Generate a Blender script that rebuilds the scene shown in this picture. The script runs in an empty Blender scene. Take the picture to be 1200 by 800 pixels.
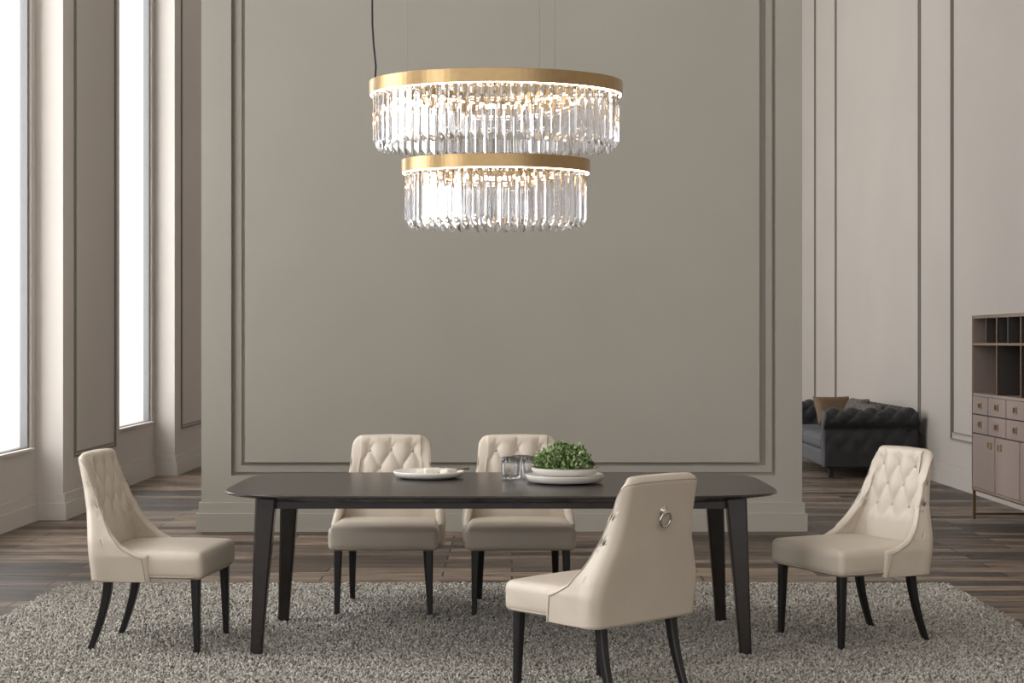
import bpy, bmesh, math, random
import numpy as np
from mathutils import Vector, Matrix
random.seed(7); rng=np.random.default_rng(7)
scene=bpy.context.scene
F=1900.0; H=1.43

# ------------------------------------------------------------ materials
def lin(c):
    return tuple(((v/255)/12.92 if v/255<=0.04045 else ((v/255+0.055)/1.055)**2.4) for v in c)+(1.0,)
def mat(name,rgb,rough=0.5,metal=0.0,noise=0.0,nscale=20,bump=0.0,bscale=200,spec=0.5,**kw):
    m=bpy.data.materials.new(name); m.use_nodes=True
    nt=m.node_tree; b=nt.nodes['Principled BSDF']
    col=lin(rgb)
    b.inputs['Base Color'].default_value=col
    b.inputs['Roughness'].default_value=rough
    b.inputs['Metallic'].default_value=metal
    b.inputs['Specular IOR Level'].default_value=spec
    for k,v in kw.items():
        b.inputs[k.replace('_',' ')].default_value=v
    tc=nt.nodes.new('ShaderNodeTexCoord')
    if noise>0:
        n=nt.nodes.new('ShaderNodeTexNoise'); n.inputs['Scale'].default_value=nscale; n.inputs['Detail'].default_value=5
        r=nt.nodes.new('ShaderNodeValToRGB')
        r.color_ramp.elements[0].position=0.3; r.color_ramp.elements[1].position=0.7
        r.color_ramp.elements[0].color=tuple(c*(1-noise) for c in col[:3])+(1,)
        r.color_ramp.elements[1].color=tuple(min(1,c*(1+noise)) for c in col[:3])+(1,)
        nt.links.new(tc.outputs['Object'],n.inputs['Vector']); nt.links.new(n.outputs['Fac'],r.inputs['Fac'])
        nt.links.new(r.outputs['Color'],b.inputs['Base Color'])
    if bump>0:
        n=nt.nodes.new('ShaderNodeTexNoise'); n.inputs['Scale'].default_value=bscale; n.inputs['Detail'].default_value=4
        bp=nt.nodes.new('ShaderNodeBump'); bp.inputs['Strength'].default_value=bump; bp.inputs['Distance'].default_value=0.002
        nt.links.new(tc.outputs['Object'],n.inputs['Vector']); nt.links.new(n.outputs['Fac'],bp.inputs['Height'])
        nt.links.new(bp.outputs['Normal'],b.inputs['Normal'])
    return m

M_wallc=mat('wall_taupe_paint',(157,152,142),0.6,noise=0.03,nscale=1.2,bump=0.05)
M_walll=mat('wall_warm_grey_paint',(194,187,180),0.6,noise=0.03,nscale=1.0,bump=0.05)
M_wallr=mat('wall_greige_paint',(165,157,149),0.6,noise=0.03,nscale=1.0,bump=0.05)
M_ceil=mat('ceiling_paint',(215,212,206),0.8,noise=0.02)
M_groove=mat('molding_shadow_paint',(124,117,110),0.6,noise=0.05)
M_frame=mat('window_frame_paint',(110,110,110),0.4,noise=0.03)
M_leather=mat('cream_leather',(192,180,165),0.40,noise=0.04,nscale=6,bump=0.25,bscale=420)
M_button=mat('leather_button',(168,156,141),0.5,noise=0.04)
M_seam=mat('leather_piping',(168,156,141),0.5,noise=0.04)
M_black=mat('black_lacquered_wood',(20,18,18),0.35,noise=0.15,nscale=30)
M_table=mat('dark_wenge_wood',(38,31,29),0.27,noise=0.2,nscale=9,bump=0.1,bscale=60)
M_brass=mat('brushed_brass',(166,140,102),0.34,metal=1.0,noise=0.06,nscale=40)
M_chrome=mat('polished_steel',(205,200,192),0.15,metal=1.0,noise=0.02)
M_cable=mat('steel_cable',(120,116,110),0.4,metal=0.6,noise=0.02)
M_cord=mat('black_cord',(25,24,24),0.6,noise=0.05)
M_cer=mat('white_ceramic',(218,214,206),0.35,noise=0.02)
M_cerg=mat('grey_rim_ceramic',(120,114,106),0.4,noise=0.05)
M_sofa=mat('charcoal_velvet',(32,32,34),0.6,noise=0.25,nscale=12,bump=0.2,Sheen_Weight=0.1)
M_sofas=mat('charcoal_seat_fabric',(70,71,74),0.8,noise=0.12,nscale=25,bump=0.3)
M_pil1=mat('brown_suede_pillow',(104,84,62),0.8,noise=0.1,nscale=14)
M_pil2=mat('patterned_pillow',(78,70,64),0.85,noise=0.5,nscale=30)
M_cab=mat('taupe_cabinet_lacquer',(128,112,104),0.4,noise=0.04,nscale=8)
M_cabin=mat('dark_cabinet_interior',(52,45,42),0.5,noise=0.05)
M_bronze=mat('bronze_trim',(128,104,80),0.35,metal=0.8,noise=0.05)
M_book=mat('book_covers',(40,38,38),0.6,noise=0.3,nscale=30)
M_page=mat('book_pages',(205,198,186),0.8,noise=0.1,nscale=60)
M_soil=mat('soil',(48,38,30),0.9,noise=0.3,nscale=80,bump=0.8)

def leafmat():
    m=mat('leaf_green',(92,122,48),0.5)
    nt=m.node_tree;b=nt.nodes['Principled BSDF']
    a=nt.nodes.new('ShaderNodeAttribute'); a.attribute_name='Col'
    nt.links.new(a.outputs['Color'],b.inputs['Base Color']); return m
M_leaf=leafmat()
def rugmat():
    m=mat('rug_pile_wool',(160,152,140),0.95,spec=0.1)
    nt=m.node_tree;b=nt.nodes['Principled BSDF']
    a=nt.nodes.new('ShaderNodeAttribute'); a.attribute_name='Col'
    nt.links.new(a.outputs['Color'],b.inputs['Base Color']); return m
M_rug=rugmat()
M_rugb=mat('rug_backing',(110,102,92),0.95,noise=0.3,nscale=90)
def glassmat(name,rough=0.0,tint=(1,1,1,1),clear=0.4,ior=1.45):
    m=bpy.data.materials.new(name); m.use_nodes=True; nt=m.node_tree; nt.nodes.clear()
    o=nt.nodes.new('ShaderNodeOutputMaterial'); g=nt.nodes.new('ShaderNodeBsdfGlass')
    g.inputs['IOR'].default_value=ior; g.inputs['Roughness'].default_value=rough; g.inputs['Color'].default_value=tint
    t=nt.nodes.new('ShaderNodeBsdfTransparent'); t.inputs[0].default_value=(0.97,0.97,0.97,1)
    mx=nt.nodes.new('ShaderNodeMixShader'); mx.inputs[0].default_value=clear
    nt.links.new(g.outputs[0],mx.inputs[1]); nt.links.new(t.outputs[0],mx.inputs[2])
    nt.links.new(mx.outputs[0],o.inputs[0]); return m
M_crystal=glassmat('crystal_glass',0.0,(0.96,0.96,0.97,1),0.10,1.5)
M_bowlg=glassmat('tumbler_glass',0.0,(1,1,1,1),0.15,1.45)
def panemat():
    m=bpy.data.materials.new('window_pane'); m.use_nodes=True; nt=m.node_tree; nt.nodes.clear()
    o=nt.nodes.new('ShaderNodeOutputMaterial'); t=nt.nodes.new('ShaderNodeBsdfTransparent'); g=nt.nodes.new('ShaderNodeBsdfGlossy')
    g.inputs['Roughness'].default_value=0.05; mx=nt.nodes.new('ShaderNodeMixShader'); mx.inputs[0].default_value=0.06
    nt.links.new(t.outputs[0],mx.inputs[1]); nt.links.new(g.outputs[0],mx.inputs[2]); nt.links.new(mx.outputs[0],o.inputs[0]); return m
M_pane=panemat()
def emis(name,c,s):
    m=bpy.data.materials.new(name); m.use_nodes=True; nt=m.node_tree; nt.nodes.clear()
    o=nt.nodes.new('ShaderNodeOutputMaterial'); e=nt.nodes.new('ShaderNodeEmission')
    e.inputs[0].default_value=c; e.inputs[1].default_value=s; nt.links.new(e.outputs[0],o.inputs[0]); return m
M_led=emis('led_strip',(1,0.88,0.72,1),22)

def floormat():
    m=bpy.data.materials.new('aged_oak_planks'); m.use_nodes=True; nt=m.node_tree; b=nt.nodes['Principled BSDF']
    N=nt.nodes.new; L=nt.links.new
    tc=N('ShaderNodeTexCoord'); br=N('ShaderNodeTexBrick')
    br.offset=0.37; br.offset_frequency=2
    br.inputs['Scale'].default_value=1.0; br.inputs['Brick Width'].default_value=1.15; br.inputs['Row Height'].default_value=0.19
    br.inputs['Mortar Size'].default_value=0.006; br.inputs['Mortar Smooth'].default_value=0.2; br.inputs['Bias'].default_value=-0.1
    br.inputs['Color1'].default_value=lin((58,48,42)); br.inputs['Color2'].default_value=lin((146,128,112)); br.inputs['Mortar'].default_value=lin((22,18,16))
    L(tc.outputs['Object'],br.inputs['Vector'])
    mp=N('ShaderNodeMapping'); mp.inputs['Scale'].default_value=(1.0,8,1); L(tc.outputs['Object'],mp.inputs['Vector'])
    n=N('ShaderNodeTexNoise'); n.inputs['Scale'].default_value=2.2; n.inputs['Detail'].default_value=8; n.inputs['Roughness'].default_value=0.7
    L(mp.outputs[0],n.inputs['Vector'])
    r=N('ShaderNodeValToRGB'); r.color_ramp.elements[0].position=0.36; r.color_ramp.elements[1].position=0.64
    r.color_ramp.elements[0].color=(0.25,0.24,0.23,1); r.color_ramp.elements[1].color=(1.25,1.22,1.16,1)
    L(n.outputs['Fac'],r.inputs['Fac'])
    mx=N('ShaderNodeMix'); mx.data_type='RGBA'; mx.blend_type='MULTIPLY'; mx.inputs[0].default_value=1.0
    L(br.outputs['Color'],mx.inputs[6]); L(r.outputs['Color'],mx.inputs[7]); L(mx.outputs[2],b.inputs['Base Color'])
    bp=N('ShaderNodeBump'); bp.inputs['Strength'].default_value=0.5; bp.inputs['Distance'].default_value=0.005
    ad=N('ShaderNodeMath'); ad.operation='SUBTRACT'; L(n.outputs['Fac'],ad.inputs[0]); L(br.outputs['Fac'],ad.inputs[1])
    L(ad.outputs[0],bp.inputs['Height']); L(bp.outputs[0],b.inputs['Normal'])
    mr=N('ShaderNodeMapRange'); mr.inputs[3].default_value=0.55; mr.inputs[4].default_value=0.36; L(n.outputs['Fac'],mr.inputs[0]); L(mr.outputs[0],b.inputs['Roughness'])
    b.inputs['Specular IOR Level'].default_value=0.35
    return m
M_floor=floormat()

# ------------------------------------------------------------ helpers
def mesh(name,verts,faces,m,smooth=False):
    me=bpy.data.meshes.new(name); me.from_pydata([tuple(v) for v in verts],[],[tuple(f) for f in faces])
    me.validate(); me.update()
    bm=bmesh.new(); bm.from_mesh(me); bmesh.ops.recalc_face_normals(bm,faces=bm.faces); bm.to_mesh(me); bm.free()
    me.materials.append(m)
    if smooth: me.polygons.foreach_set('use_smooth',[True]*len(me.polygons))
    return me
def obj(name,me,parent=None,loc=(0,0,0),rot=0,bevel=0):
    o=bpy.data.objects.new(name,me); scene.collection.objects.link(o)
    o.location=loc; o.rotation_euler=(0,0,rot)
    if parent: o.parent=parent
    if bevel:
        b=o.modifiers.new('bevel','BEVEL'); b.width=bevel; b.segments=2; b.limit_method='ANGLE'
    return o
def empty(name,loc=(0,0,0),rot=0):
    o=bpy.data.objects.new(name,None); scene.collection.objects.link(o); o.location=loc; o.rotation_euler=(0,0,rot); o.empty_display_size=0.1; return o
def boxdata(bs):
    V=[];Fc=[]
    for (x0,x1,y0,y1,z0,z1) in bs:
        k=len(V)
        V+=[(x0,y0,z0),(x1,y0,z0),(x1,y1,z0),(x0,y1,z0),(x0,y0,z1),(x1,y0,z1),(x1,y1,z1),(x0,y1,z1)]
        Fc+=[(k,k+3,k+2,k+1),(k+4,k+5,k+6,k+7),(k,k+1,k+5,k+4),(k+1,k+2,k+6,k+5),(k+2,k+3,k+7,k+6),(k+3,k,k+4,k+7)]
    return V,Fc
def boxes(name,bs,m,parent=None,bevel=0,loc=(0,0,0),rot=0):
    V,Fc=boxdata(bs); return obj(name,mesh(name,V,Fc,m),parent,loc,rot,bevel)
def loft(rings,closed=True,cap=True):
    n=len(rings[0]); V=[p for r in rings for p in r]; Fc=[]
    for i in range(len(rings)-1):
        for j in range(n if closed else n-1):
            a=i*n+j; b=i*n+(j+1)%n
            Fc.append((a,b,b+n,a+n))
    if cap and closed:
        Fc.append(tuple(range(n-1,-1,-1))); Fc.append(tuple((len(rings)-1)*n+j for j in range(n)))
    return V,Fc
def lathe(prof,n=48):
    rings=[[(r*math.cos(2*math.pi*j/n),r*math.sin(2*math.pi*j/n),z) for j in range(n)] for r,z in prof]
    return loft(rings)
def tube(pts,r,n=8,closed=False):
    pts=[Vector(p) for p in pts]; rings=[]; N=len(pts)
    for i,p in enumerate(pts):
        if closed: t=(pts[(i+1)%N]-pts[i-1]).normalized()
        else: t=(pts[min(i+1,N-1)]-pts[max(i-1,0)]).normalized()
        up=Vector((0,0,1)) if abs(t.z)<0.9 else Vector((1,0,0))
        a=t.cross(up).normalized(); b=t.cross(a)
        rings.append([p+a*r*math.cos(2*math.pi*k/n)+b*r*math.sin(2*math.pi*k/n) for k in range(n)])
    if closed: rings.append(rings[0]); return loft(rings,cap=False)
    return loft(rings)
def merge(parts):
    V=[];Fc=[]
    for v,f in parts:
        k=len(V); V+=list(v); Fc+=[tuple(i+k for i in q) for q in f]
    return V,Fc
def xf(vf,loc=(0,0,0),rot=None,s=1):
    v,f=vf; out=[]
    for p in v:
        p=Vector(p)*s
        if rot is not None: p=rot@p
        out.append(p+Vector(loc))
    return out,f
def rbox(hx,hy,hz,r,bulge=0.0,taper=None,ni=10,ne=4):
    def samp(h):
        a=[-h+r*(1-math.cos(math.pi/2*i/ne)) for i in range(ne)]
        b=[-h+r+(2*h-2*r)*i/ni for i in range(ni+1)]
        return a+b+[-q for q in reversed(a)]
    X,Y,Z=samp(hx),samp(hy),samp(hz); V=[];Fc=[];idx={}
    def vid(p):
        k=tuple(round(c,6) for c in p)
        if k in idx: return idx[k]
        q=Vector((max(-hx+r,min(hx-r,p[0])),max(-hy+r,min(hy-r,p[1])),max(-hz+r,min(hz-r,p[2]))))
        d=Vector(p)-q
        o=q+d.normalized()*r if d.length>1e-9 else q
        fx=max(0,1-(o.x/hx)**2); fy=max(0,1-(o.y/hy)**2); fz=max(0,1-(o.z/hz)**2)
        o.z+= (1 if o.z>0 else -0.0)*bulge*math.sqrt(fx*fy)*(abs(o.z)/hz)
        o.x+= math.copysign(bulge*0.5*fy*fz,o.x)*(abs(o.x)/hx)
        o.y+= math.copysign(bulge*0.5*fx*fz,o.y)*(abs(o.y)/hy)
        if taper: o=taper(o)
        idx[k]=len(V); V.append(o); return idx[k]
    def face(A,B,fn):
        for i in range(len(A)-1):
            for j in range(len(B)-1):
                Fc.append((vid(fn(A[i],B[j])),vid(fn(A[i+1],B[j])),vid(fn(A[i+1],B[j+1])),vid(fn(A[i],B[j+1]))))
    for s in (-1,1):
        face(X,Y,lambda a,b:(a,b,s*hz)); face(X,Z,lambda a,b:(a,s*hy,b)); face(Y,Z,lambda a,b:(s*hx,a,b))
    return V,Fc

# ------------------------------------------------------------ room shell
CZ=8.6; Y0=-2.5; Y1=27.5; XL=-3.6; XR=4.35; XREC=-3.82; ZW=8.1
boxes('floor',[(-6,6,Y0-1,Y1+0.5,-0.1,0)],M_floor)
boxes('ceiling',[(-4.3,XR+0.3,Y0,Y1+0.3,CZ,CZ+0.15)],M_ceil)
boxes('wall_far',[(-4.3,XR+0.3,Y1,Y1+0.3,0,CZ)],M_walll)
# left wall with bays
period=4.3; wl=[]; base=[]; mold=[]; bays=[]
p0=13.0-3*period
while p0<Y1:
    a,b=p0,p0+1.87
    wl.append((-4.3,XL,a,b,0,CZ))
    for d,z0_,z1_ in ((0.03,0,0.135),(0.016,0.135,0.21)):
        base+= [(XREC+d,XL+d,a-d,a,z0_,z1_),(XL,XL+d,a,b,z0_,z1_),(XREC+d,XL+d,b,b+d,z0_,z1_)]
    fy0,fy1=a+0.32,b-0.16
    if b<Y1:
        for off,w in ((0,0.014),(0.035,0.008)):
            y0,y1,z0,z1=fy0+off,fy1-off,0.48+off,ZW-off
            mold+=[(XL,XL+0.012,y0,y0+w,z0,z1),(XL,XL+0.012,y1-w,y1,z0,z1),(XL,XL+0.012,y0+w,y1-w,z0,z0+w),(XL,XL+0.012,y0+w,y1-w,z1-w,z1)]
    c=p0+period
    w0,w1=b+0.12,c-0.12
    wl+=[(-4.3,XREC,b,c,0,0.56),(-4.3,XREC,b,w0,0.56,CZ),(-4.3,XREC,w1,c,0.56,CZ),(-4.3,XREC,w0,w1,ZW,CZ)]
    base+=[(XREC,XREC+0.03,b,c,0,0.135),(XREC,XREC+0.016,b,c,0.135,0.21)]
    bays.append((w0,w1)); p0+=period
boxes('wall_left',wl,M_walll)
boxes('baseboard_left',base,M_walll)
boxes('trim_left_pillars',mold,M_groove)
for i,(w0,w1) in enumerate(bays):
    e=empty('window_%d'%(i+1),(0,0,0))
    xa,xb=-3.90,-3.84; t=0.035
    boxes('frame',[(xa,xb,w0,w0+t,0.56,ZW),(xa,xb,w1-t,w1,0.56,ZW),(xa,xb,w0+t,w1-t,0.56,0.56+t),(xa,xb,w0+t,w1-t,ZW-t,ZW)],M_frame,e)
    boxes('sill',[(-3.99,XREC+0.025,w0-0.02,w1+0.02,0.561,0.585)],M_walll,e,0.003)
    boxes('pane',[(-3.875,-3.869,w0+t,w1-t,0.56+t,ZW-t)],M_pane,e)
    L=bpy.data.lights.new('window_daylight','AREA'); L.shape='RECTANGLE'; L.size=8.2; L.size_y=2.8; L.energy=440; L.color=(0.97,0.985,1.0)
    lo=bpy.data.objects.new('window_daylight',L); scene.collection.objects.link(lo); lo.location=(-4.6,(w0+w1)/2,4.4); lo.rotation_euler=(0,-math.pi/2,0); lo.parent=e
# right wall
boxes('wall_right',[(XR,XR+0.3,Y0,Y1,0,CZ)],M_wallr)
boxes('baseboard_right',[(XR-0.03,XR,Y0,Y1,0,0.135),(XR-0.016,XR,Y0,Y1,0.135,0.21)],M_wallr)
mold=[]
for (a,b) in ((4.0,9.6),(10.4,16.05),(17.25,21.8),(23.2,27.0)):
    for off,w in ((0,0.02),(0.07,0.012)):
        y0,y1,z0,z1=a+off,b-off,0.46+off,ZW-off
        X=(XR-0.014,XR)
        mold+=[(*X,y0,y0+w,z0,z1),(*X,y1-w,y1,z0,z1),(*X,y0+w,y1-w,z0,z0+w),(*X,y0+w,y1-w,z1-w,z1)]
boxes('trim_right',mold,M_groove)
# center wall
kx=12.24/F
x=lambda p:(p-600)*kx
wz=lambda p:H-(p-400)*kx
xl,xr=x(236),x(940); rl,rr,rb=x(271),x(909),wz(557); pl,pr,pb=x(287),x(890),wz(541.5); YF=12.24
zt=8.0
boxes('wall_center',[(xl,xr,YF+0.05,YF+0.5,0,CZ),(xl,rl,YF,YF+0.05,0,CZ),(rr,xr,YF,YF+0.05,0,CZ),(rl,rr,YF,YF+0.05,0,rb),(rl,rr,YF,YF+0.05,zt+0.1,CZ),
   (pl,pr,YF,YF+0.05,pb,zt)],M_wallc)
def fr(x0,x1,z0,z1,w,ya,yb):
    return [(x0,x0+w,ya,yb,z0,z1),(x1-w,x1,ya,yb,z0,z1),(x0+w,x1-w,ya,yb,z0,z0+w),(x0+w,x1-w,ya,yb,z1-w,z1)]
boxes('trim_center',fr(rl+0.024,rr-0.024,rb+0.024,zt+0.076,0.05,YF+0.022,YF+0.05),M_wallc)
bb=[]
for d,z0,z1 in ((0.035,0,0.135),(0.018,0.135,0.215)):
    bb+=[(xl-d,xr+d,YF-d,YF,z0,z1),(xl-d,xl,YF,YF+0.5,z0,z1),(xr,xr+d,YF,YF+0.5,z0,z1),(xl-d,xr+d,YF+0.5,YF+0.5+d,z0,z1)]
boxes('baseboard_center',bb,M_wallc)

# ------------------------------------------------------------ rug
rx0,rx1,ry0,ry1=-2.62,2.55,5.2,9.5
rug=empty('shag_rug',(0,0,0))
boxes('backing',[(rx0,rx1,ry0,ry1,0.0,0.010)],M_rugb,rug)
N=170000
cx=rng.uniform(rx0,rx1,N); cy=rng.uniform(ry0,ry1,N)
cz=np.full(N,0.006); ang=rng.uniform(0,6.283,N); h=rng.uniform(0.008,0.020,N); rad=rng.uniform(0.0045,0.0085,N)
bx=rng.normal(0,0.008,N); by=rng.normal(0,0.008,N)
V=np.zeros((N,7,3),dtype=np.float32)
for k in range(3):
    a=ang+k*2.0944
    V[:,k,0]=cx+rad*np.cos(a)*0.8; V[:,k,1]=cy+rad*np.sin(a)*0.8; V[:,k,2]=cz
    V[:,3+k,0]=cx+bx*0.5+rad*np.cos(a); V[:,3+k,1]=cy+by*0.5+rad*np.sin(a); V[:,3+k,2]=cz+h*0.65
V[:,6,0]=cx+bx; V[:,6,1]=cy+by; V[:,6,2]=cz+h
base=(np.arange(N)*7)[:,None]
q=np.array([[0,1,4,3],[1,2,5,4],[2,0,3,5]]); t=np.array([[3,4,6],[4,5,6],[5,3,6]])
li=np.concatenate([q.reshape(-1),t.reshape(-1)])
loops=(base+li[None,:]).reshape(-1)
tot=np.tile(np.array([4,4,4,3,3,3]),N); start=np.concatenate([[0],np.cumsum(tot)[:-1]])
me=bpy.data.meshes.new('rug_pile'); me.vertices.add(N*7); me.vertices.foreach_set('co',V.reshape(-1))
me.loops.add(len(loops)); me.loops.foreach_set('vertex_index',loops.astype(np.int32))
me.polygons.add(len(tot)); me.polygons.foreach_set('loop_start',start.astype(np.int32))
me.update(calc_edges=True)
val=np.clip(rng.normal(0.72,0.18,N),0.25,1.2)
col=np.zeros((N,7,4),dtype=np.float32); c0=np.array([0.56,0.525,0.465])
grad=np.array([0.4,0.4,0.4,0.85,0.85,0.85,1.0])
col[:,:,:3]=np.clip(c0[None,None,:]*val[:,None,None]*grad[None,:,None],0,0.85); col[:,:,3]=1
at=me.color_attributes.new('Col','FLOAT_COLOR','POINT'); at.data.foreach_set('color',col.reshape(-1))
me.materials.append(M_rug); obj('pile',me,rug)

# ------------------------------------------------------------ dining chair meshes (facing -Y)
def smoothstep_table(xs,ks,vs,sm,odd=False):
    g=np.linspace(-1.3,1.3,1041); a=np.abs(g)
    ks=list(ks); vs=list(vs); sl=(vs[-1]-vs[-2])/(ks[-1]-ks[-2])
    ks.append(1.4); vs.append(vs[-1]+sl*0.4)
    y=np.interp(a,ks,vs)
    if odd: y=y*np.sign(g)
    n=int(sm/ (g[1]-g[0]))*2+1; w=np.hanning(n+2)[1:-1]; w/=w.sum()
    y2=np.convolve(np.pad(y,n//2,mode='edge'),w,'valid')
    return np.interp(xs,g,y2)
nu,nv=161,64
U=np.sin(np.linspace(-1,1,nu)*math.pi/2*0.92)/math.sin(math.pi/2*0.92)
S_x=smoothstep_table(U,[0,.25,.44,.50,.56,.65,.8,1.0],[0,.54,.93,.99,1.0,1.0,1.0,.99],0.035,True)
S_y=smoothstep_table(U,[0,.25,.44,.50,.56,.65,.8,1.0],[0,.012,.03,.07,.15,.28,.58,1.0],0.04)
Zt=smoothstep_table(U,[0,.38,.47,.505,.53,.57,.62,.69,.78,.88,1.0],[.905,.902,.895,.875,.82,.72,.625,.545,.49,.46,.445],0.022)
tt=np.linspace(0,1,nv); Vv=1-(1-tt)**1.5
ZB=0.325
P=np.zeros((nu,nv,3))
def wfun(z): return np.interp(z,[.32,.44,.50,.56,.64,.74,.90],[.272,.280,.270,.246,.213,.194,.188])
def ybf(z): return 0.222+0.098*np.clip((z-.34)/.56,0,1)**1.3
for i in range(nu):
    z=ZB+Vv*(Zt[i]-ZB)
    P[i,:,0]=wfun(z)*S_x[i]; P[i,:,1]=ybf(z)-(0.262+0.02*np.clip((z-.36)/.5,0,1))*S_y[i]; P[i,:,2]=z
du=np.gradient(P,axis=0); dv=np.gradient(P,axis=1); Nn=np.cross(du,dv); Nn/=np.linalg.norm(Nn,axis=2,keepdims=True)+1e-9
if Nn[nu//2,nv//2,1]>0: Nn=-Nn
Sabs=np.abs(U)[:,None]; T=np.interp(Sabs,[0,.45,.65,1],[.064,.060,.044,.036])*np.ones((nu,nv))
dist=np.minimum((1-Vv)[None,:]*(Zt-ZB)[:,None],(1-Sabs)*0.5+0*T)
rr_=T/2; prof=np.sqrt(np.clip(1-(1-np.clip(dist/rr_,0,1))**2,0,1))
Xc,Zc=P[:,:,0],P[:,:,2]
DX,DZ,Z0=0.12,0.095,0.815
a=Xc/DX+(Zc-Z0)/(2*DZ); b=Xc/DX-(Zc-Z0)/(2*DZ)
pad=np.abs(np.sin(np.pi*a)*np.sin(np.pi*b))**0.38
fade=np.clip((0.185-np.abs(Xc))/0.04,0,1)*np.clip((Zc-0.555)/0.07,0,1)*np.clip((0.86-Zc)/0.035,0,1)
tuft=-0.024*(1-pad)*fade
vert_pleat=-0.012*(1-np.abs(np.sin(np.pi*Xc/DX))**0.4)*np.clip((Zc-0.825)/0.03,0,1)*np.clip((0.895-Zc)/0.03,0,1)*np.clip((0.15-np.abs(Xc))/0.03,0,1)
padding=0.014*np.clip((0.18-np.abs(Xc))/0.1,0,1)*prof
inn=P+Nn*((T/2)*prof+tuft*prof+vert_pleat+padding)[:,:,None]
out=P-Nn*((T/2)*prof)[:,:,None]
V=list(map(tuple,inn.reshape(-1,3)))+list(map(tuple,out.reshape(-1,3))); Fc=[]
o2=nu*nv
for i in range(nu-1):
    for j in range(nv-1):
        A=i*nv+j; Fc.append((A,A+1,A+nv+1,A+nv)); Fc.append((o2+A,o2+A+nv,o2+A+nv+1,o2+A+1))
    A=i*nv; Fc.append((A,A+nv,o2+A+nv,o2+A))
me_back=bpy.data.meshes.new('chair_back'); me_back.from_pydata(V,[],Fc)
bm=bmesh.new(); bm.from_mesh(me_back); bmesh.ops.remove_doubles(bm,verts=bm.verts,dist=0.0004); bmesh.ops.recalc_face_normals(bm,faces=bm.faces); bm.to_mesh(me_back); bm.free()
me_back.materials.append(M_leather); me_back.polygons.foreach_set('use_smooth',[True]*len(me_back.polygons))
rows=[out[i,np.argmax(dist[i]<0.020)] + (-Nn[i,nv//2])*0.001 for i in range(4,nu-4)]
rows=np.array(rows); kk=np.ones(3)/3
rows=np.stack([np.convolve(np.pad(rows[:,c],1,mode='edge'),kk,'valid') for c in range(3)],axis=1)
me_pip=mesh('chair_piping',*tube([tuple(r) for r in rows],0.0026,6),M_seam,True)
btn=[]
def inner_at(xx,zz):
    dd=(Xc-xx)**2+(Zc-zz)**2+ (np.abs(U)[:,None]>0.55)*1.0
    i,j=np.unravel_index(np.argmin(dd),dd.shape); return inn[i,j],Nn[i,j]
sph=lathe([(0.0005,0.006),(0.004,0.0055),(0.008,0.003),(0.009,0),(0.008,-0.003),(0.0005,-0.004)],12)
for r in range(0,3):
    zz=Z0-r*DZ
    xs=[-DX,0,DX] if r%2==0 else [-DX/2,DX/2]
    for xx in xs:
        p,n=inner_at(xx,zz); R=Vector(n).to_track_quat('Z','Y').to_matrix()
        btn.append(xf(sph,Vector(p)+Vector(n)*0.002,R))
me_btn=mesh('chair_buttons',*merge(btn),M_button,True)
def tp(o):
    t=(o.y+0.27)/0.54; o.x*= (1-0.075*t); return o
sv=xf(rbox(0.286,0.254,0.062,0.030,0.014,tp),(0,-0.030,0.396))
me_seat=mesh('chair_seat',*sv,M_leather,True)
pp=[]
hx,hy=0.290,0.258
for k in range(64):
    an=2*math.pi*k/64; c,s=math.cos(an),math.sin(an)
    X_=math.copysign(abs(c)**0.25,c)*hx; Y_=math.copysign(abs(s)**0.25,s)*hy
    t=(Y_+0.27)/0.54; pp.append((X_*(1-0.075*t),Y_-0.030,0.348))
me_spip=mesh('seat_piping',*tube(pp,0.0035,6,True),M_seam,True)
def leg(pts,w0,w1):
    rings=[];n=len(pts)
    for i,(X_,Y_,Z_) in enumerate(pts):
        w=w0+(w1-w0)*i/(n-1); w/=2; c=w*0.3
        rings.append([(X_+p,Y_+q,Z_) for p,q in ((-w+c,-w),(w-c,-w),(w,-w+c),(w,w-c),(w-c,w),(-w+c,w),(-w,w-c),(-w,-w+c))])
    return loft(rings)
lp=[]
for sx in (-1,1):
    lp.append(leg([(sx*(0.235+0.006*t),-0.240-0.008*t,0.35*(1-t)) for t in np.linspace(0,1,6)],0.042,0.026))
    lp.append(leg([(sx*(0.20+0.010*t),0.180+0.085*t**1.7,0.35*(1-t)) for t in np.linspace(0,1,12)],0.043,0.027))
me_legs=mesh('chair_legs',*merge(lp),M_black)
iz=np.argmin(np.abs(P[nu//2,:,2]-0.765)); pr_=Vector(out[nu//2,iz]); nr=-Vector(Nn[nu//2,iz])
ringp=[]
R=nr.to_track_quat('Y','Z').to_matrix()
rg=tube([(0.029*math.cos(t),0.0,0.029*math.sin(t)) for t in np.linspace(0,2*math.pi,28,endpoint=False)],0.0055,8,True)
kb=lathe([(0.001,0.014),(0.010,0.012),(0.013,0.004),(0.020,0.002),(0.021,0.0),(0.001,-0.002)],20)
Rk=nr.to_track_quat('Z','Y').to_matrix()
ringp.append(xf(kb,pr_,Rk)); ringp.append(xf(rg,pr_+nr*0.012+Vector((0,0,-0.03)),R))
me_ring=mesh('ring_pull',*merge(ringp),M_chrome,True)

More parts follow.
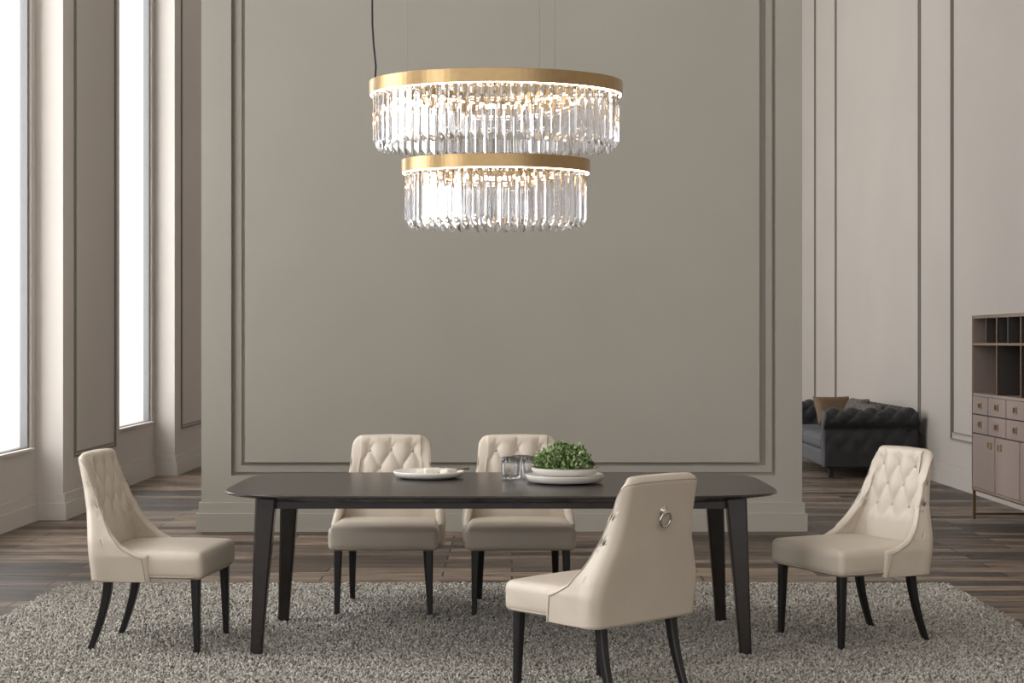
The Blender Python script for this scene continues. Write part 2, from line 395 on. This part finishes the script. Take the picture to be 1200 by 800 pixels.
def chair(cx,cy,rot):
    e=empty('dining_chair',(cx,cy,0.014),rot)
    for n,m in (('backrest',me_back),('backrest_piping',me_pip),('tuft_buttons',me_btn),('seat',me_seat),('seat_piping',me_spip),('legs',me_legs),('ring_pull',me_ring)):
        obj(n,m,e)
def facing(dx,dy): return math.atan2(dx,-dy)   # local -Y -> (dx,dy)
chair(-0.665,8.64,facing(0.0,-1))
chair(0.038,8.64,facing(0.03,-1))
chair(-1.655,7.64,facing(1,-0.10))
chair(1.635,7.77,facing(-0.9,-0.42))
chair(0.365,6.50,facing(-0.68,0.73))

# ------------------------------------------------------------ dining table
tb=empty('dining_table',(-0.05,7.79,0.014))
def sup(a,b,n,z,N=160):
    out=[]
    for k in range(N):
        t=2*math.pi*k/N; c,s=math.cos(t),math.sin(t)
        out.append((math.copysign(abs(c)**(2/n),c)*a,math.copysign(abs(s)**(2/n),s)*b,z))
    return out
A,B,NN=1.275,0.66,5.2
rings=[sup(A-d,B-d,NN,z) for d,z in ((0.16,0.690),(0.15,0.694),(0.012,0.720),(0.0,0.726),(0.0,0.731),(0.004,0.735),(0.3,0.735))]
me=mesh('table_top',*loft(rings),M_table); obj('table_top',me,tb)
boxes('apron',[(-1.04,1.04,-0.41,-0.39,0.655,0.70),(-1.04,1.04,0.39,0.41,0.655,0.70),(-1.06,-1.04,-0.41,0.41,0.655,0.70),(1.04,1.06,-0.41,0.41,0.655,0.70)],M_table,tb)
lg=[]
for sx in (-1,1):
    for sy in (-1,1):
        rr2=[]
        for t in np.linspace(0,1,8):
            z=0.705*(1-t); xo=1.115+0.02*t; xi=1.02+0.062*t**0.9; yo=0.445+0.012*t; yi=0.36+0.055*t
            cxm,cym=(xo+xi)/2,(yo+yi)/2; hx_,hy_=(xo-xi)/2,(yo-yi)/2; c=0.008
            q=[(-hx_+c,-hy_),(hx_-c,-hy_),(hx_,-hy_+c),(hx_,hy_-c),(hx_-c,hy_),(-hx_+c,hy_),(-hx_,hy_-c),(-hx_,-hy_+c)]
            rr2.append([(sx*(cxm+p),sy*(cym+r_),z) for p,r_ in q])
        lg.append(loft(rr2))
obj('legs',mesh('table_legs',*merge(lg),M_table),tb)
TZ=0.7495
# ------------------------------------------------------------ tableware
e=empty('serving_tray',(-0.415,8.10,TZ))
obj('tray',mesh('tray',*lathe([(0.001,0.0),(0.13,0.0),(0.165,0.012),(0.178,0.03),(0.176,0.035),(0.168,0.033),(0.155,0.018),(0.12,0.012),(0.001,0.011)],56),M_cer,True),e)
sm=[]
for (x_,y_,s_) in ((0.02,-0.02,0.036),(0.075,0.03,0.030),(-0.03,0.03,0.026),(0.10,-0.05,0.034)):
    sm.append(xf(rbox(s_*1.2,s_*0.8,s_*0.55,s_*0.3,0.0,None,4,3),(x_,y_,0.011+s_*0.55),Matrix.Rotation(x_*9,3,'Z')))
obj('cheese_pieces',mesh('cheese_pieces',*merge(sm),M_page,True),e)
obj('spoon',mesh('spoon',*tube([(0.05,-0.05,0.03),(0.11,-0.02,0.036),(0.16,0.0,0.043),(0.20,0.01,0.046)],0.005,8),M_brass,True),e)
def ribr(prof,n=96):
    rings=[]
    for r,z,am in prof:
        rings.append([((r+am*math.cos(12*2*math.pi*j/n))*math.cos(2*math.pi*j/n),(r+am*math.cos(12*2*math.pi*j/n))*math.sin(2*math.pi*j/n),z) for j in range(n)])
    return loft(rings)
me_tum=mesh('tumbler',*ribr([(0.002,0,0),(0.036,0,0),(0.042,0.005,.002),(0.044,0.03,.003),(0.045,0.075,.003),(0.0455,0.108,.001),(0.0415,0.108,0),(0.041,0.075,0),(0.040,0.03,0),(0.036,0.014,0),(0.002,0.013,0)]),M_bowlg,True)
for (tx,ty) in ((-0.005,8.03),(0.092,8.06),(0.045,8.14)):
    obj('glass_tumbler',me_tum,None,(tx,ty,TZ+0.0005))
e=empty('plate_stack',(0.255,7.82,TZ))
def plate(R,z,h):
    return xf(lathe([(0.001,0.0),(R*0.6,0.0),(R*0.93,h*0.25),(R,h*0.9),(R,h),(R*0.975,h),(R*0.9,h*0.5),(R*0.6,h*0.35),(0.001,h*0.3)],64),(0,0,z))
obj('large_plate',mesh('lp',*plate(0.192,0,0.042),M_cer,True),e)
obj('small_plate',mesh('sp',*plate(0.162,0.036,0.038),M_cer,True),e)
rimt=tube([(0.16*math.cos(t),0.16*math.sin(t),0.0745) for t in np.linspace(0,2*math.pi,64,endpoint=False)],0.0028,6,True)
rimt2=tube([(0.19*math.cos(t),0.19*math.sin(t),0.043) for t in np.linspace(0,2*math.pi,64,endpoint=False)],0.0028,6,True)
obj('plate_rims',mesh('rims',*merge([rimt,rimt2]),M_cerg,True),e)
e=empty('leafy_plant',(0.255,7.82,TZ+0.05))
obj('soil_mound',mesh('soil',*lathe([(0.125,0.0),(0.12,0.012),(0.09,0.03),(0.05,0.045),(0.002,0.05)],32),M_soil,True),e)
LV=[];LF=[];LC=[]
for k in range(1700):
    th=random.uniform(0,2*math.pi); ph=math.acos(random.uniform(0.0,1))
    rr3=random.uniform(0.65,1.0)
    lump=1+0.14*math.sin(3*th+1)*math.sin(ph*4)+random.uniform(0,0.12)
    p=Vector((0.125*math.sin(ph)*math.cos(th),0.115*math.sin(ph)*math.sin(th),0.010+0.105*math.cos(ph)**0.8))*rr3*lump
    p.z=max(p.z,0.012)
    n=(Vector((p.x,p.y,p.z*1.2))+Vector((random.gauss(0,.05),random.gauss(0,.05),random.gauss(0.03,.05)))).normalized()
    q=n.to_track_quat('Y','Z').to_matrix()@Matrix.Rotation(random.uniform(0,6.28),3,'Y')
    l=random.uniform(0.014,0.028); w=l*0.42
    pts=[(0,0,0),(w*.8,l*.4,-.002),(w,l*.7,0),(0,l*1.1,-.003),(-w,l*.7,0),(-w*.8,l*.4,-.002),(0,l*.5,0.004)]
    b0=len(LV)
    for a_ in pts: LV.append(p+q@Vector(a_))
    for j in range(6): LF.append((b0+6,b0+j,b0+(j+1)%6))
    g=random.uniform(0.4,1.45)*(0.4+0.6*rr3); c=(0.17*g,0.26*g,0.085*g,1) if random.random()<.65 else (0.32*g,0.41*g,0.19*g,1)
    LC+= [c]*7
me=bpy.data.meshes.new('foliage'); me.from_pydata([tuple(v) for v in LV],[],LF)
at=me.color_attributes.new('Col','FLOAT_COLOR','POINT'); at.data.foreach_set('color',np.array(LC,dtype=np.float32).reshape(-1))
me.materials.append(M_leaf); obj('foliage',me,e)

# ------------------------------------------------------------ chandelier
CX,CY=-0.078,7.85; DS=0.7
ch=empty('crystal_chandelier',(CX,CY,0))
def ringband(R,z0,z1,t=0.012,n=128):
    def c(r,z): return [(r*math.cos(2*math.pi*k/n),DS*r*math.sin(2*math.pi*k/n),z) for k in range(n)]
    rings=[c(R,z0),c(R,z1),c(R-t,z1),c(R-t,z0),c(R,z0)]
    return loft(rings,cap=False)
def tier(R,zt_,zb_,zc_,nc,tag):
    v,f=ringband(R,zb_,zt_); me=mesh(tag+'_band',v,f,M_brass); obj(tag+'_band',me,ch,bevel=0.0015)
    v,f=ringband(R-0.014,zb_+0.012,zb_+0.02,0.06); obj(tag+'_carrier',mesh('carrier',v,f,M_brass),ch)
    v,f=ringband(R-0.006,zb_-0.003,zb_+0.002,0.006); obj(tag+'_led',mesh('led',v,f,M_led),ch)
    v,f=ringband(R-0.056,zb_+0.004,zb_+0.011,0.008); obj(tag+'_led_inner',mesh('led',v,f,M_led),ch)
    parts=[];clips=[]
    rc=R-0.034
    ts=np.linspace(0,2*math.pi,4001); px,py=rc*np.cos(ts),DS*rc*np.sin(ts)
    s=np.concatenate([[0],np.cumsum(np.hypot(np.diff(px),np.diff(py)))]); per=s[-1]
    for k in range(nc):
        t=np.interp(per*(k+0.5)/nc,s,ts); c=Vector((rc*math.cos(t),DS*rc*math.sin(t),0)); nrm=Vector((math.cos(t)*DS,math.sin(t),0)).normalized(); tn=Vector((-nrm.y,nrm.x,0))
        w=per/nc*0.43; d=0.022
        top=zb_-0.004
        tri=[nrm*d*0.8+tn*w*0.10, -nrm*d*0.35+tn*w, -nrm*d*0.5+tn*w*0.85, -nrm*d*0.5-tn*w*0.85, -nrm*d*0.35-tn*w, nrm*d*0.8-tn*w*0.10]
        n5=len(tri)
        r1=[c+q*0.7+Vector((0,0,top)) for q in tri]
        r2=[c+q+Vector((0,0,top-0.014)) for q in tri]
        hz=[0.046,0.018,0.014,0.014,0.018,0.046]
        r3=[c+q+Vector((0,0,zc_+hz[i])) for i,q in enumerate(tri)]
        V=r1+r2+r3+[c-nrm*d*0.42+Vector((0,0,zc_))]
        Fq=[tuple(range(n5-1,-1,-1))]
        for b0 in (0,n5):
            for j in range(n5): Fq.append((b0+j,b0+(j+1)%n5,b0+n5+(j+1)%n5,b0+n5+j))
        for j in range(n5): Fq.append((2*n5+j,2*n5+(j+1)%n5,3*n5))
        parts.append((V,Fq))
        ic=c-nrm*0.024; wv=tn*0.010; th=nrm*0.002
        zz=[zb_+0.012,zb_-0.036,zb_-0.052]
        a_=[ic-wv,ic+wv]; pts=[a_[0]+Vector((0,0,zz[0])),a_[1]+Vector((0,0,zz[0])),a_[1]+Vector((0,0,zz[1])),ic+Vector((0,0,zz[2])),a_[0]+Vector((0,0,zz[1]))]
        V2=[q-th for q in pts]+[q+th for q in pts]
        F2=[(0,1,2,3,4),(9,8,7,6,5)]+[(j,(j+1)%5,5+(j+1)%5,5+j) for j in range(5)]
        clips.append((V2,F2))
    obj(tag+'_crystals',mesh('crystals',*merge(parts),M_crystal),ch)
    obj(tag+'_clips',mesh('clips',*merge(clips),M_brass),ch)
tier(0.613,2.684,2.620,2.352,68,'upper')
tier(0.457,2.306,2.243,1.975,50,'lower')
cab=[]
def ccab(x0,y0,z0,z1,r=0.0016): cab.append(tube([(x0,y0,z0),(x0,y0,z1)],r,6))
for (px_,yy) in ((477,0.13),(632,-0.27),(650,0.30)):
    X_=(px_-600)*(CY+yy)/F-CX; ccab(X_,yy,2.68,CZ)
for an in (0.6,2.6,4.7):
    ccab(0.44*math.cos(an),0.44*DS*math.sin(an),2.29,2.64)
obj('suspension_cables',mesh('cables',*merge(cab),M_cable),ch)
bars=[]
for an in (0.6,2.6,4.7):
    bars.append(tube([(0,0,2.645),(0.595*math.cos(an),0.595*DS*math.sin(an),2.645)],0.006,8)); bars.append(tube([(0,0,2.27),(0.44*math.cos(an),0.44*DS*math.sin(an),2.27)],0.005,8))
obj('support_bars',mesh('bars',*merge(bars),M_brass,True),ch)
X_=(437-600)*CY/F-CX
pts=[]
for t in np.linspace(0,1,60):
    z=2.66+(CZ-2.66)*t; w=0.016*math.exp(-((z-2.75)/0.12)**2)
    pts.append((X_-0.006*math.sin((z-2.66)*3.5)*max(0,1-(z-2.66))+w,0,z))
obj('power_cord',mesh('cord',*tube(pts,0.005,8),M_cord,True),ch)
obj('ceiling_canopy',mesh('canopy',*xf(lathe([(0.35,0),(0.35,-0.03),(0.002,-0.03)],48),(0,0,CZ)),M_brass),ch)
gp=[xf(lathe([(0.001,0.03),(0.007,0.03),(0.007,0.0),(0.001,0.0)],12),((650-600)*(CY+0.3)/F-CX,0.30,2.68)),]
obj('cable_grippers',mesh('grip',*merge(gp),M_cord),ch)

# ------------------------------------------------------------ sofa (facing -X)
SX0,SX1,SY0,SY1=3.27,4.28,16.95,19.55
so=empty('tufted_sofa',(0,0,0))
def sweep(prof,p0,dirv,length,na,side,tuftamp=0.034):
    n=len(prof); rings=[]
    arc=[0]
    for i in range(1,n): arc.append(arc[-1]+math.hypot(prof[i][0]-prof[i-1][0],prof[i][1]-prof[i-1][1]))
    cxm=sum(p[0] for p in prof)/n; czm=sum(p[1] for p in prof)/n
    for k in range(na+1):
        t=k/na; s=t*length
        endf=math.sqrt(max(0,1-(1-min(1,min(s,length-s)/0.05))**2))
        ring=[]
        for i,(a_,z_) in enumerate(prof):
            u_=s/0.2; v_=arc[i]/0.24
            pd=abs(math.sin(math.pi*(u_+v_))*math.sin(math.pi*(u_-v_)))**0.4
            f_=1-tuftamp*(1-pd)/0.15*(1 if z_>0.3 else 0)
            sc=(0.86+0.14*endf)*f_
            ring.append(Vector(p0)+Vector(dirv)*s+Vector(side)*(cxm+(a_-cxm)*sc)+Vector((0,0,czm+(z_-czm)*(0.92+0.08*endf)*(f_ if z_>czm else 1))))
        rings.append(ring)
    return loft(rings)
def rollprof(hh,w,roll):
    pts=[]
    pts+= [(0.0,0.10+ (hh-roll-0.10)*i/14) for i in range(14)]
    for i in range(26):
        an=math.pi-(math.pi*1.35)*i/25
        pts.append((roll+roll*math.cos(an),hh-roll+roll*math.sin(an)))
    xe,ze=pts[-1]
    for i in range(1,15): pts.append((xe+(w-xe)*min(1,i/4),ze+(0.10-ze)*i/14))
    return pts
arm=rollprof(0.74,0.2,0.115)
obj('arm_near',mesh('arm',*sweep(arm,(SX0,SY0+0.22,0),(1,0,0),SX1-SX0-0.02,90,(0,-1,0)),M_sofa,True),so)
obj('arm_far',mesh('arm',*sweep(arm,(SX0,SY1-0.22,0),(1,0,0),SX1-SX0-0.02,90,(0,1,0)),M_sofa,True),so)
obj('back',mesh('back',*sweep(arm,(SX1-0.26,SY0+0.05,0),(0,1,0),SY1-SY0-0.1,140,(1,0,0)),M_sofa,True),so)
obj('seat_base',mesh('sb',*xf(rbox(0.42,(SY1-SY0)/2-0.15,0.09,0.03),((SX0+SX1)/2-0.08,(SY0+SY1)/2,0.2)),M_sofas,True),so)
cs=[]
for k in range(2):
    w=(SY1-SY0-0.44)/2
    cs.append(xf(rbox(0.40,w/2-0.005,0.08,0.05,0.02),(SX0+0.40,SY0+0.22+w*(k+.5),0.36)))
obj('seat_cushions',mesh('sc',*merge(cs),M_sofas,True),so)
boxes('feet',[(x_,x_+0.05,y_,y_+0.05,0,0.12) for x_ in (SX0+0.06,SX1-0.16) for y_ in (SY0+0.08,SY1-0.13)],M_black,so,0.005)
def pillow(w,h_,d):
    V=[];Fc=[];n=18
    for s in (1,-1):
        b0=len(V)
        for i in range(n+1):
            for j in range(n+1):
                u_=-1+2*i/n; v_=-1+2*j/n
                th=(max(0,(1-u_**4)*(1-v_**4)))**0.5
                pinch=1-0.07*max(abs(u_),abs(v_))**4*(1-abs(u_*v_))
                V.append((u_*w/2*pinch,s*d/2*th,v_*h_/2*pinch))
        for i in range(n):
            for j in range(n):
                a_=b0+i*(n+1)+j; Fc.append((a_,a_+1,a_+n+2,a_+n+1))
    return V,Fc
def addpil(loc,rot,m,w=0.48,h_=0.42):
    R=Matrix.Rotation(rot[2],3,'Z')@Matrix.Rotation(rot[0],3,'X')
    v,f=pillow(w,h_,0.15); o=obj('throw_pillow',mesh('throw_pillow',*xf((v,f),(0,0,0),R),m,True)); o.location=loc; return o
addpil((3.72,18.75,0.63),(-0.45,0,0.25),M_pil1,0.46,0.36)
addpil((3.82,18.1,0.62),(-0.4,0,-1.35),M_pil2,0.46,0.38)
addpil((3.82,17.5,0.60),(-0.45,0,-1.2),M_pil2,0.46,0.36)

# ------------------------------------------------------------ cabinet (facing -X)
cb=empty('display_cabinet',(0,0,0))
fx=3.72; bxk=4.28; cy0,cy1=11.25,13.1; z0,z1=0.237,1.637; zm=1.016; t=0.022
pan=[(fx,bxk,cy0,cy0+t,z0,z1),(fx,bxk,cy1-t,cy1,z0,z1),(fx,bxk,cy0+t,cy1-t,z1-t,z1),(fx,bxk,cy0+t,cy1-t,z0,z0+t),(fx,bxk,cy0+t,cy1-t,zm-t,zm)]
boxes('carcass',pan,M_cab,cb)
inn_=[(bxk-0.015,bxk,cy0+t,cy1-t,zm,z1-t)]
for y_ in (12.44,11.85): inn_.append((fx+0.01,bxk-0.015,y_,y_+0.018,zm,z1-t))
inn_.append((fx+0.01,bxk-0.015,cy0+t,cy1-t,1.40,1.418)); inn_.append((fx+0.01,bxk-0.015,12.19,12.205,1.418,z1-t)); inn_.append((fx+0.01,bxk-0.015,12.75,12.765,1.418,z1-t))
inn_.append((fx+0.02,bxk-0.03,cy0+t,cy1-t,z0+t,zm-t))
boxes('interior',inn_,M_cabin,cb)
edges=[(fx-0.004,fx+0.012,cy0,cy1,z1-0.012,z1+0.002),(fx-0.004,fx+0.012,cy1-0.012,cy1+0.002,z0,z1),(fx-0.004,fx+0.012,cy0,cy1,z0-0.004,z0+0.01)]
for y_ in (12.44,11.85): edges.append((fx,fx+0.014,y_,y_+0.018,zm,z1-0.012))
edges.append((fx-0.002,fx+0.014,cy0,cy1,1.40,1.418))
boxes('metal_edges',edges,M_bronze,cb)
fr_=[];hd=[];hb=[]
cols=[(12.67,13.08),(12.21,12.65),(11.75,12.19),(11.29,11.73)]
def handle(cyk,czk):
    return [(fx-0.012,fx-0.004,cyk-0.045,cyk+0.045,czk-0.026,czk-0.018),(fx-0.012,fx-0.004,cyk-0.045,cyk+0.045,czk+0.018,czk+0.026),(fx-0.012,fx-0.004,cyk-0.045,cyk-0.035,czk-0.018,czk+0.018),(fx-0.012,fx-0.004,cyk+0.035,cyk+0.045,czk-0.018,czk+0.018)]
for (a_,b_) in cols:
    for (za,zb2) in ((0.852,0.99),(0.70,0.842)):
        fr_.append((fx-0.004,fx+0.018,a_,b_,za,zb2)); cyk=(a_+b_)/2; czk=(za+zb2)/2
        hd+=handle(cyk,czk)
        hb.append((fx-0.006,fx-0.0035,cyk-0.036,cyk+0.036,czk-0.019,czk+0.019))
dcols=[(12.49,13.08),(11.88,12.47),(11.29,11.86)]
for i,(a_,b_) in enumerate(dcols):
    fr_.append((fx-0.004,fx+0.018,a_,b_,0.262,0.69))
    cyk=a_+0.12 if i%2==0 else b_-0.12; hd+=handle(cyk,0.62)
boxes('fronts',fr_,M_cab,cb,0.003); boxes('handles',hd,M_brass,cb); boxes('handle_recesses',hb,M_cabin,cb)
w=0.022
boxes('leg_frame',[(fx,fx+w,cy1-w,cy1,0,z0),(bxk-w,bxk,cy1-w,cy1,0,z0),(fx,fx+w,cy0,cy0+w,0,z0),(bxk-w,bxk,cy0,cy0+w,0,z0),(fx+w,bxk-w,cy1-w,cy1,0.03,0.05),(bxk-w,bxk,cy0+w,cy1-w,0.03,0.05)],M_bronze,cb)
bk=[];y_=12.78
for k in range(9):
    hh=random.uniform(0.11,0.17); ww=random.uniform(0.02,0.035); bk.append((fx+0.1,fx+0.26,y_,y_+ww-0.001,1.418,1.418+hh)); y_+=ww
boxes('book_row',bk,M_book,None,0.002)
boxes('stacked_books',[(fx+0.08,fx+0.3,12.50,12.72,1.418,1.445),(fx+0.1,fx+0.28,12.52,12.70,1.4455,1.47)],M_page,None,0.002)
sculp=lathe([(0.001,0),(0.05,0),(0.05,0.02),(0.02,0.03),(0.015,0.06),(0.045,0.09),(0.05,0.12),(0.03,0.15),(0.02,0.17),(0.032,0.2),(0.001,0.225)],24)
obj('white_figurine',mesh('fig',*sculp,M_cer,True),None,(fx+0.15,12.02,1.016))

# ------------------------------------------------------------ world, camera
w=bpy.data.worlds.new('daylight_world'); scene.world=w; w.use_nodes=True
bg=w.node_tree.nodes['Background']; bg.inputs[0].default_value=(1.0,0.985,0.965,1); bg.inputs[1].default_value=1.5
cam=bpy.data.cameras.new('camera'); co=bpy.data.objects.new('camera',cam); scene.collection.objects.link(co)
co.location=(0,0,H); co.rotation_euler=(math.pi/2,0,0); cam.sensor_width=36; cam.lens=36*F/1200; cam.clip_end=100
scene.camera=co
scene.view_settings.view_transform='Standard'; scene.view_settings.look='None'; scene.view_settings.exposure=0
